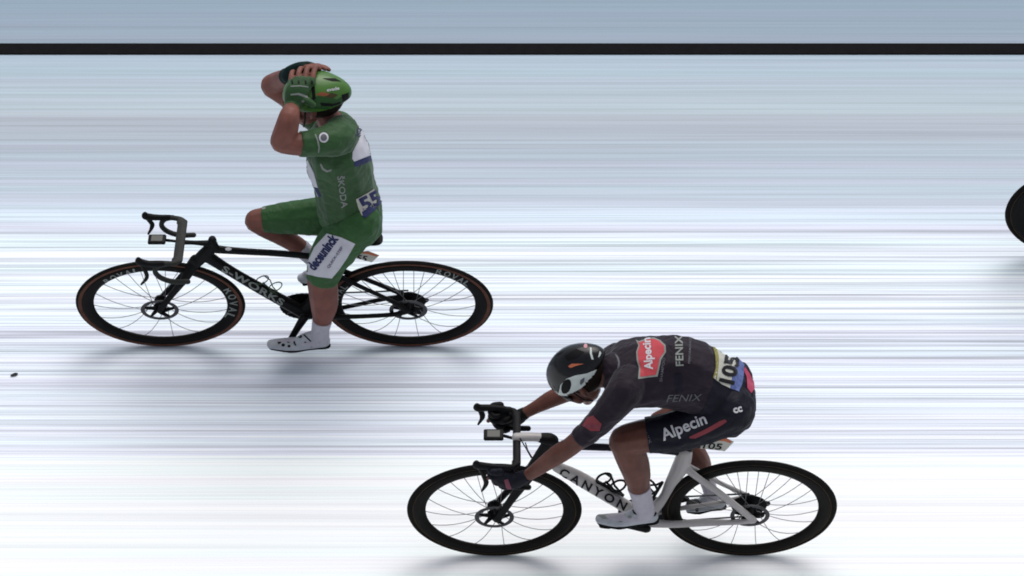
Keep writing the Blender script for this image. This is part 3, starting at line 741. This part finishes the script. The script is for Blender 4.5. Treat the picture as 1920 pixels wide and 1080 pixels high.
    # jersey down to the waist, sleeves to mid upper arm
    def jer(n, t):
        return (n == 'torso' and t > .95) or (n == 'armN' and t < 3.3) or (n == 'armF' and t < 1.75) or (n == 'neck' and t < .25)
    J = [('poly', [(668, 228), (680, 243), (690, 262), (697, 290), (664, 303), (660, 298), (661, 285), (673, 262), (671, 240)], 1),
         ('poly', [(664, 303), (697, 291), (698, 300), (668, 313), (663, 310)], 2, .0022),
         ('text', 'QUICK', (674, 257), (678, 240), 8, 2, .02, .003),
         ('poly', [(570, 300), (577, 300), (589, 325), (597, 355), (601, 368), (596, 369), (588, 350), (578, 325)], 1),
         ('poly', [(588, 350), (596, 352), (603, 368), (598, 370)], 2, .0022),
         ('poly', circ(607, 258, 9, 9.5), 1), ('poly', circ(607, 258, 6, 6.5), 3, .0025),
         ('text', 'ŠKODA', (632, 330), (641, 390), 11, 4, .02, .003),
         ('poly', [(602, 306), (607, 315), (614, 319), (622, 317), (622, 320), (613, 323), (604, 318), (600, 308)], 4),
         ('poly', [(592, 251), (597, 262), (600, 277), (598, 286), (596, 286), (597, 276), (594, 263), (590, 252)], 4)]
    g, bvj, jo = clothes(B, 'jersey', jer, .005, [M_green, M_white, M_blue, M_letD, M_letG], me, J)
    def sh(n, t): return (n == 'torso' and t <= 1.05) or (n == 'thighN' and t < 3.15) or (n == 'thighF' and t < 3.05)
    S = [('poly', [(613, 438), (640, 445), (666, 457), (650, 485), (636, 505), (622, 522), (597, 519), (575, 514), (575, 495), (590, 463)], 1),
         ('text', 'deceuninck', (590, 508), (635, 447), 18, 2, .05, .003),
         ('text', 'QUICK-STEP', (617, 503), (644, 464), 5, 2, .01, .003),
         ('poly', [(484, 392), (497, 388), (499, 391), (486, 396)], 3)]
    g2, bvs, so = clothes(B, 'shorts', sh, .0062, [M_greenb, M_white, M_blue, M_letG], me, S)
    bvb = bvh_of([g, g2])
    patch(me, 'race_number', bvb, [([(667, 373), (684, 364), (700, 354), (705, 375), (704, 390), (683, 404), (678, 404), (671, 388)], 0, .004), ([(678, 398), (704, 385), (705, 392), (686, 408), (680, 407)], 2, .0046)],
          [('55', (682, 397), (717, 379), 26, 1, .04, .006)], [M_plate, M_blue, M_blue])
    bs = [(l_, t) for l_, t in B.tags]
    for nm, Yo in (('shinN', 0), ('shinF', 0)):
        fn = (lambda n, t, nm=nm: (n == nm and t > 3.1) or n == nm.replace('shin', 'foot'))
        B.region(fn, .004).obj('sock', M_sock, me)
    for nm, fs in (('N', ('palmN',)), ('F', ('palmF',))):
        fn = (lambda n, t, nm=nm: n == 'palm'+nm or (n == 'fing'+nm and t < (.35 if nm == 'N' else .9)) or (n == 'thumb'+nm and t < 9) or (n == 'fore'+nm and t > (2.55 if nm == 'N' else 1.6)))
        gg = B.region(fn, .0035); bvg = bvh_of([gg])
        if nm == 'N':
            put_poly(gg, bvg, [(545, 176), (560, 174), (572, 178), (581, 182), (580, 185), (570, 182), (559, 178), (545, 179)], 1, .0015)
            put_poly(gg, bvg, [(545, 161), (562, 160), (578, 162), (578, 164), (562, 162), (545, 163)], 1, .0015)
            put_poly(gg, bvg, circ(568, 190, 3, 2), 1, .0015)
            for xx in (548, 560, 573, 585): put_poly(gg, bvg, [(xx-2, 151), (xx+1, 151), (xx+2, 158), (xx-1, 158)], 2, .0012)
        gg.obj('glove', [M_green if nm == 'N' else MATS.get('dark teal glove') or mat('dark teal glove', (.006, .018, .017), .7), M_letG, M_black], me)
    shoe(me, [(607, 639), (580, 632), (546, 645), (508, 645), (603, 630)], Y-.14, [M_shoe, M_letK],
         [(circ(541, 640, 3.5, 3), 1), (circ(531, 647, 3.5, 3), 1), (circ(542, 649, 3, 2.5), 1), (circ(563, 631, 3.5, 3), 1), ([(545, 636), (553, 640), (556, 648), (553, 648), (549, 641), (543, 638)], 1), ([(520, 641), (526, 639), (528, 643), (522, 646)], 1), ([(572, 640), (580, 644), (586, 651), (583, 651), (577, 646), (570, 642)], 1), ([(566, 622), (585, 640), (600, 640), (600, 642), (583, 642), (564, 624)], 1)])
    shoe(me, [(615, 510), (598, 508), (582, 519), (565, 521), (608, 505)], Y+.13, [M_shoe, M_letK])
    hg, bv = helmet(me, ch, Vector((-1, 0, -.07)), Vector((-.07, 0, 1)), .166, Wd, Hz, None, tail=.35, cut=-.16,
        decals=[([(578, 186), (598, 180), (612, 182), (632, 186), (655, 172), (656, 186), (640, 199), (615, 205), (592, 204), (576, 203)], 1, .0012),  # lower shading of the shell, painted as a darker green band
                ([(604, 178), (622, 174), (634, 178), (624, 184), (612, 182)], 5, .0018),
                ([(592, 177), (604, 172), (618, 176), (612, 180), (600, 180)], 2, .002), ([(640, 178), (652, 174), (655, 190), (643, 196)], 3, .002),
                ([(584, 164), (590, 160), (592, 185), (586, 188)], 3, .002), ([(560, 160), (576, 156), (580, 162), (564, 168)], 3, .002),
                ([(600, 192), (625, 194), (640, 190), (636, 195), (620, 199), (602, 198)], 3, .0025),
                ([(604, 147), (628, 147), (640, 153), (622, 152)], 3, .002)])
    put_text(hg, bv, 'evade', (613, 172), (636, 168), 6, 4, bold=.02, lift=.003)
    hg.obj('helmet', [M_helmG, M_helmGd, mat('dull orange', (.20, .065, .03), .5), M_black, M_letW, mat('olive brown', (.045, .035, .012), .6)], me)
    # strap and hair, sunglasses
    g = Geo(); 
    g.ell(q(-.025, 0, .02), (.11*1.15, .093*1.15, .098*1.15), axes=(fd.normalized(), Vector((0, -1, 0)), ud.normalized()), hi=True); g.obj('hair', M_hair, me)
    g = Geo()
    for e in (-1, 1):
        g.tube([q(.03, .094*e, .03), q(.035, .080*e, -.05), q(.04, .05*e, -.115), q(.045, 0, -.135)], .005, 0, 6)
    g.obj('helmet_strap', M_black, me)
    g = Geo(); lens = []
    for a in np.linspace(-1.15, 1.15, 17): lens.append(q(.035+.088*math.cos(a), .088*math.sin(a), .0))
    V = []; F = []
    for p in lens: V += [p+ud*.024, p-ud*.026, p-ud*.026-fd*.004, p+ud*.024-fd*.004]
    for i in range(len(lens)-1):
        for k in range(4): F.append((i*4+k, (i+1)*4+k, (i+1)*4+(k+1) % 4, i*4+(k+1) % 4))
    g.add(V, F); g.obj('sunglasses', M_carbon, me)
    for e in (-1, 1): g = Geo(); g.ell(q(.094, .032*e, .002), (.012,)*3); g.obj('eye', M_eye, me)
    return me
# ================================================= rider in charcoal, low over the drops
def rider_dark():
    Y = BB_['Y']; B = Body()
    T = lambda *a: H_(a[0], a[1], Y, *a[2:])
    B.chain('torso', [T(1362, 752, 55, 68, .20), T(1322, 716, 48, 70, .18), T(1270, 699, 46, 70, .175), T(1222, 697, 44, 67, .19), T(1180, 700, 36, 64, .205), T(1152, 700, 24, 50, .18)], 6)
    B.chain('neck', [n3(1150, 695, Y, 33), n3(1128, 700, Y, 28), n3(1108, 706, Y, 25)], 4)
    fd = Vector((-.70, 0, -.72)); ud = Vector((-.72, 0, .70)); hc = P(1090, 706, Y)
    q = head(B, hc, fd, ud, 1.12)
    L = BB_['lat']
    B.chain('armN', [n3(1185, 718, Y-.10, 38), n3(1168, 738, Y-.175, 33), n3(1142, 770, Y-.215, 27), n3(1114, 800, Y-.235, 23), n3(1086, 824, Y-.245, 19.5), n3(1070, 837, Y-.245, 18.5)], 6)
    B.chain('foreN', [n3(1072, 836, Y-.245, 18.5), n3(1048, 851, Y-.24, 19.5), n3(1018, 872, Y-.23, 15.5), n3(995, 888, Y-.22, 12), n3(984, 894, Y-.215, 11.5)], 6)
    def fist(side, wr, wY):
        yb = Y+side*L; nm = 'N' if side < 0 else 'F'
        off = L*.669*ppm(P(960, 900, yb))*(-side)      # picture shift of this side against the middle of the bar
        m = lambda x, y, dy=0: P(x, y, yb+dy)
        dr = [(938, 826), (930, 838), (940, 850), (962, 857)]
        # palm rests outside and above the curve of the drop
        w0 = Vector(wr[0])
        def bar(x, y): p = P(x, y, Y); return Vector((p.x, yb, p.z))
        pc = bar(962, 846)+Vector((.004, side*.012, .012))
        k = bar(940, 838)+Vector((0, side*.014, .008))
        B.chain('palm'+nm, [(w0, (.032, .03, .032)), (pc, (.040, .034, .042)), (k, (.036, .036, .048))], 5)
        for i, (x, y) in enumerate(((933, 824), (934, 834), (941, 844), (951, 851))):
            b_ = bar(x, y); ln = (1.0, 1.05, 1.0, .85)[i]
            B.chain('fing'+nm, [(b_+Vector((.014, side*.026, .010)), (.0155,)*3), (b_+Vector((-.022*ln, side*.024, .006)), (.0150,)*3),
                                (b_+Vector((-.034*ln, -side*.004, -.006)), (.0140,)*3), (b_+Vector((-.018*ln, -side*.028, -.012)), (.0125,)*3), (b_+Vector((.004, -side*.026, -.010)), (.0105,)*3)], 3)
        b_ = bar(952, 836)
        B.chain('thumb'+nm, [(b_+Vector((.014, -side*.016, .012)), (.018,)*3), (b_+Vector((-.012, -side*.034, .008)), (.0155,)*3), (b_+Vector((-.034, -side*.030, -.004)), (.012,)*3)], 3)
        # two fingers reach for the lever
        b_ = bar(925, 836)
        B.chain('reach'+nm, [(bar(940, 832)+Vector((0, side*.012, 0)), (.016,)*3), (b_, (.014,)*3), (bar(915, 842)+Vector((0, -side*.006, 0)), (.0115,)*3)], 3)
    fist(-1, [P(984, 894, Y-.215)], 0)
    B.chain('armF', [n3(1160, 672, Y+.19, 30), n3(1120, 697, Y+.215, 24), n3(1080, 727, Y+.235, 19), n3(1064, 736, Y+.24, 18)], 6)
    B.chain('foreF', [n3(1066, 735, Y+.24, 18), n3(1036, 747, Y+.235, 17), n3(1004, 764, Y+.22, 12.5), n3(978, 778, Y+.21, 11)], 6)
    fist(1, [P(978, 778, Y+.21)], 0)
    B.chain('thighN', [n3(1368, 768, Y-.11, 48), n3(1315, 794, Y-.13, 39), n3(1262, 810, Y-.14, 37.5), n3(1212, 817, Y-.15, 33), n3(1176, 824, Y-.15, 30), n3(1168, 829, Y-.15, 28)], 6)
    B.chain('shinN', [n3(1170, 828, Y-.15, 29), n3(1184, 858, Y-.15, 31), n3(1193, 884, Y-.145, 28), n3(1197, 908, Y-.14, 22), n3(1203, 932, Y-.14, 19), n3(1209, 955, Y-.14, 18)], 6)
    B.chain('footN', [n3(1212, 962, Y-.14, 15), n3(1185, 970, Y-.14, 12), n3(1145, 974, Y-.14, 9), n3(1128, 974, Y-.14, 6)], 3)
    B.chain('thighF', [n3(1368, 715, Y+.11, 44), n3(1325, 752, Y+.13, 38), n3(1280, 778, Y+.14, 31), n3(1240, 793, Y+.145, 25)], 6)
    B.chain('shinF', [n3(1242, 793, Y+.145, 24), n3(1276, 822, Y+.145, 23), n3(1306, 857, Y+.14, 23), n3(1320, 885, Y+.14, 17), n3(1328, 908, Y+.14, 13), n3(1335, 930, Y+.14, 13)], 6)
    B.chain('footF', [n3(1340, 936, Y+.14, 11), n3(1305, 946, Y+.14, 8)], 3)
    B.finish(sm=14, nosm=('fingN', 'fingF', 'thumbN', 'thumbF', 'reachN', 'reachF', 'face'))
    o = Geo(); o.add(B.V, B.F); me = o.obj('person', M_skinB)
    tag(me, 'rider in charcoal kit crouched over the handlebar with number 105 on the lower back', 'person')
    def jer(n, t): return (n == 'torso' and t > .9) or (n == 'armN' and t < 4.0) or (n == 'armF' and t < 1.8) or (n == 'neck' and t < .35)
    J = [('poly', [(1192, 637), (1198, 640), (1214, 634), (1226, 633), (1238, 638), (1248, 647), (1249, 660), (1240, 674), (1237, 688), (1233, 706), (1215, 708), (1196, 711), (1198, 690), (1194, 675), (1193, 660), (1197, 648)], 1, .0015),
         ('poly', [(1196, 641), (1199, 643), (1214, 637), (1226, 636), (1236, 640), (1245, 649), (1246, 660), (1237, 672), (1234, 688), (1230, 703), (1215, 705), (1200, 707), (1201, 690), (1197, 674), (1196, 660), (1200, 648)], 2, .003),
         ('text', 'Alpecin', (1224, 693), (1219, 634), 15, 3, .03, .004),
         ('text', 'FENIX', (1281, 686), (1279, 629), 14, 4, .02, .003),
         ('text', 'PERFORMANCE', (1294, 682), (1296, 634), 4, 5, .01, .003),
         ('text', 'SHAMPOO', (1241, 716), (1248, 672), 5, 5, .01, .003),
         ('text', 'FENIX', (1249, 753), (1317, 751), 13, 5, .0, .003, .3),
         ('poly', [(1152, 663), (1158, 668), (1163, 678), (1162, 688), (1158, 692), (1159, 680), (1156, 671)], 5, .002),
         ('poly', [(1264, 700), (1278, 699), (1281, 735), (1266, 736)], 6, .002),
         ('poly', [(1101, 783), (1112, 779), (1128, 795), (1124, 808), (1108, 808), (1092, 798)], 7, .0015),
         ('text', 'Alpecin', (1095, 800), (1124, 802), 7, 8, .02, .003)]
    g, bvj, jo = clothes(B, 'jersey', jer, .005, [M_dark, M_letG, M_red, M_letW, M_letG, M_letD, M_navy, M_dred, M_pinkd], me, J)
    def sh(n, t): return (n == 'torso' and t <= 1.0) or (n == 'thighN' and t < 2.95) or (n == 'thighF' and t < 2.0)
    S = [('text', 'Alpecin', (1244, 826), (1327, 793), 21, 1, .02, .003),
         ('poly', [(1292, 819), (1322, 805), (1350, 789), (1360, 786), (1363, 790), (1356, 796), (1328, 811), (1304, 822), (1294, 822)], 2),
         ('text', 'cc', (1376, 775), (1392, 771), 14, 1, .04, .003),
         ('text', 'FENIX', (1203, 800), (1217, 832), 6, 3, .0, .003)]
    g2, bvs, so = clothes(B, 'shorts', sh, .0062, [M_navy, M_letW, M_dred, M_letD], me, S)
    bvb = bvh_of([g, g2])
    patch(me, 'race_number', bvb, [([(1336, 646), (1350, 650), (1368, 660), (1383, 672), (1377, 690), (1372, 705), (1368, 728), (1352, 720), (1338, 709), (1344, 690), (1343, 668)], 0, .004),
        ([(1334, 645), (1341, 648), (1347, 668), (1347, 686), (1343, 712), (1336, 708), (1341, 690), (1340, 668)], 2, .0046),
        ([(1383, 672), (1395, 684), (1394, 700), (1391, 718), (1385, 735), (1368, 728), (1373, 705), (1378, 690)], 3, .0042),
        ([(1396, 688), (1404, 700), (1412, 715), (1414, 728), (1408, 738), (1400, 728), (1399, 708), (1394, 694)], 4, .0042)],
        [('105', (1373, 722), (1386, 672), 27, 1, .04, .007)], [M_plate, M_letK, M_yel, M_lblue, M_pink])
    for nm in ('N', 'F'):
        B.region(lambda n, t, nm=nm: (n == 'shin'+nm and t > (3.05 if nm == 'N' else 3.3)) or n == 'foot'+nm, .004).obj('sock', M_sock, me)
        gg = B.region(lambda n, t, nm=nm: n == 'palm'+nm or (n == 'fing'+nm and t < (2.2 if nm == 'N' else 9)) or (n == 'thumb'+nm and t < (1 if nm == 'N' else 9)) or (n == 'reach'+nm and t < 1.3) or (n == 'fore'+nm and t > (3.3 if nm == 'N' else 2.5)), .003)
        bvg = bvh_of([gg])
        if nm == 'N': put_poly(gg, bvg, [(945, 900), (952, 898), (956, 908), (960, 918), (955, 922), (949, 914)], 1, .0015)
        gg.obj('glove', [M_navy if nm == 'N' else M_black, M_pinkd], me)
    shoe(me, [(1222, 968), (1190, 964), (1158, 975), (1124, 973), (1212, 957)], Y-.14, [M_shoe, M_letK, M_letG],
         [([(1120, 966), (1142, 967), (1144, 973), (1130, 973)], 2), (circ(1164, 976, 4, 3), 2), (circ(1181, 969, 4, 3), 2), ([(1183, 950), (1190, 960), (1205, 967), (1225, 965), (1236, 950), (1238, 953), (1228, 968), (1205, 970), (1188, 963)], 1)])
    shoe(me, [(1349, 941), (1325, 935), (1308, 947), (1291, 951), (1342, 931)], Y+.14, [M_shoe, M_letK])
    hcen = P(1083, 694, Y)
    hg, bv = helmet(me, hcen, fd, ud, .160, .116, .133, None, tail=.3, cut=-.12,
        decals=[([(1047, 739), (1051, 722), (1062, 710), (1078, 704), (1100, 700), (1115, 694), (1127, 688), (1128, 693), (1119, 709), (1103, 721), (1090, 732), (1078, 738), (1062, 742)], 1, .0015),
                (circ(1062, 724, 8.5, 14, rot=.35), 5, .003), ([(1088, 712), (1096, 707), (1095, 715), (1089, 722), (1087, 718)], 2, .003),
                ([(1106, 652), (1109, 652), (1110, 664), (1113, 674), (1109, 674), (1106, 663)], 1, .002), ([(1124, 658), (1127, 662), (1124, 669), (1121, 670)], 1, .002),
                (circ(1098, 649, 3.5, 4), 3, .002), ([(1065, 687), (1072, 682), (1095, 682), (1080, 686), (1070, 690)], 4, .002),  # pink spot and orange streak: reflections painted on the shell
                ([(1058, 668), (1080, 654), (1096, 660), (1080, 672), (1064, 676)], 5, .0015)])
    hg.obj('helmet', [M_helmB, M_helmW, M_letD, mat('painted pink reflection', (.5, .25, .28), .5), M_orange, M_black], me)
    g = Geo(); g.ell(q(-.025, 0, .02), (.11*1.12, .093*1.12, .098*1.12), axes=(fd.normalized(), Vector((0, -1, 0)), ud.normalized()), hi=True); g.obj('hair', M_hair, me)
    g = Geo()
    for e in (-1, 1):
        g.tube([q(.03, .092*e, .03), q(.035, .080*e, -.05), q(.035, .05*e, -.10), q(.035, 0, -.118)], .004, 0, 6)
    g.obj('helmet_strap', M_black, me)
    g = Geo(); V = []; F = []
    lens = [q(.035+.088*math.cos(a), .088*math.sin(a), .0) for a in np.linspace(-1.15, 1.15, 17)]
    for p in lens: V += [p+ud*.024, p-ud*.026, p-ud*.026-fd*.004, p+ud*.024-fd*.004]
    for i in range(len(lens)-1):
        for k in range(4): F.append((i*4+k, (i+1)*4+k, (i+1)*4+(k+1) % 4, i*4+(k+1) % 4))
    g.add(V, F); g.obj('sunglasses', M_carbon, me)
    for e in (-1, 1): g = Geo(); g.ell(q(.092, .032*e, .002), (.012,)*3); g.obj('eye', M_eye, me)
    return me
rider_green()
rider_dark()
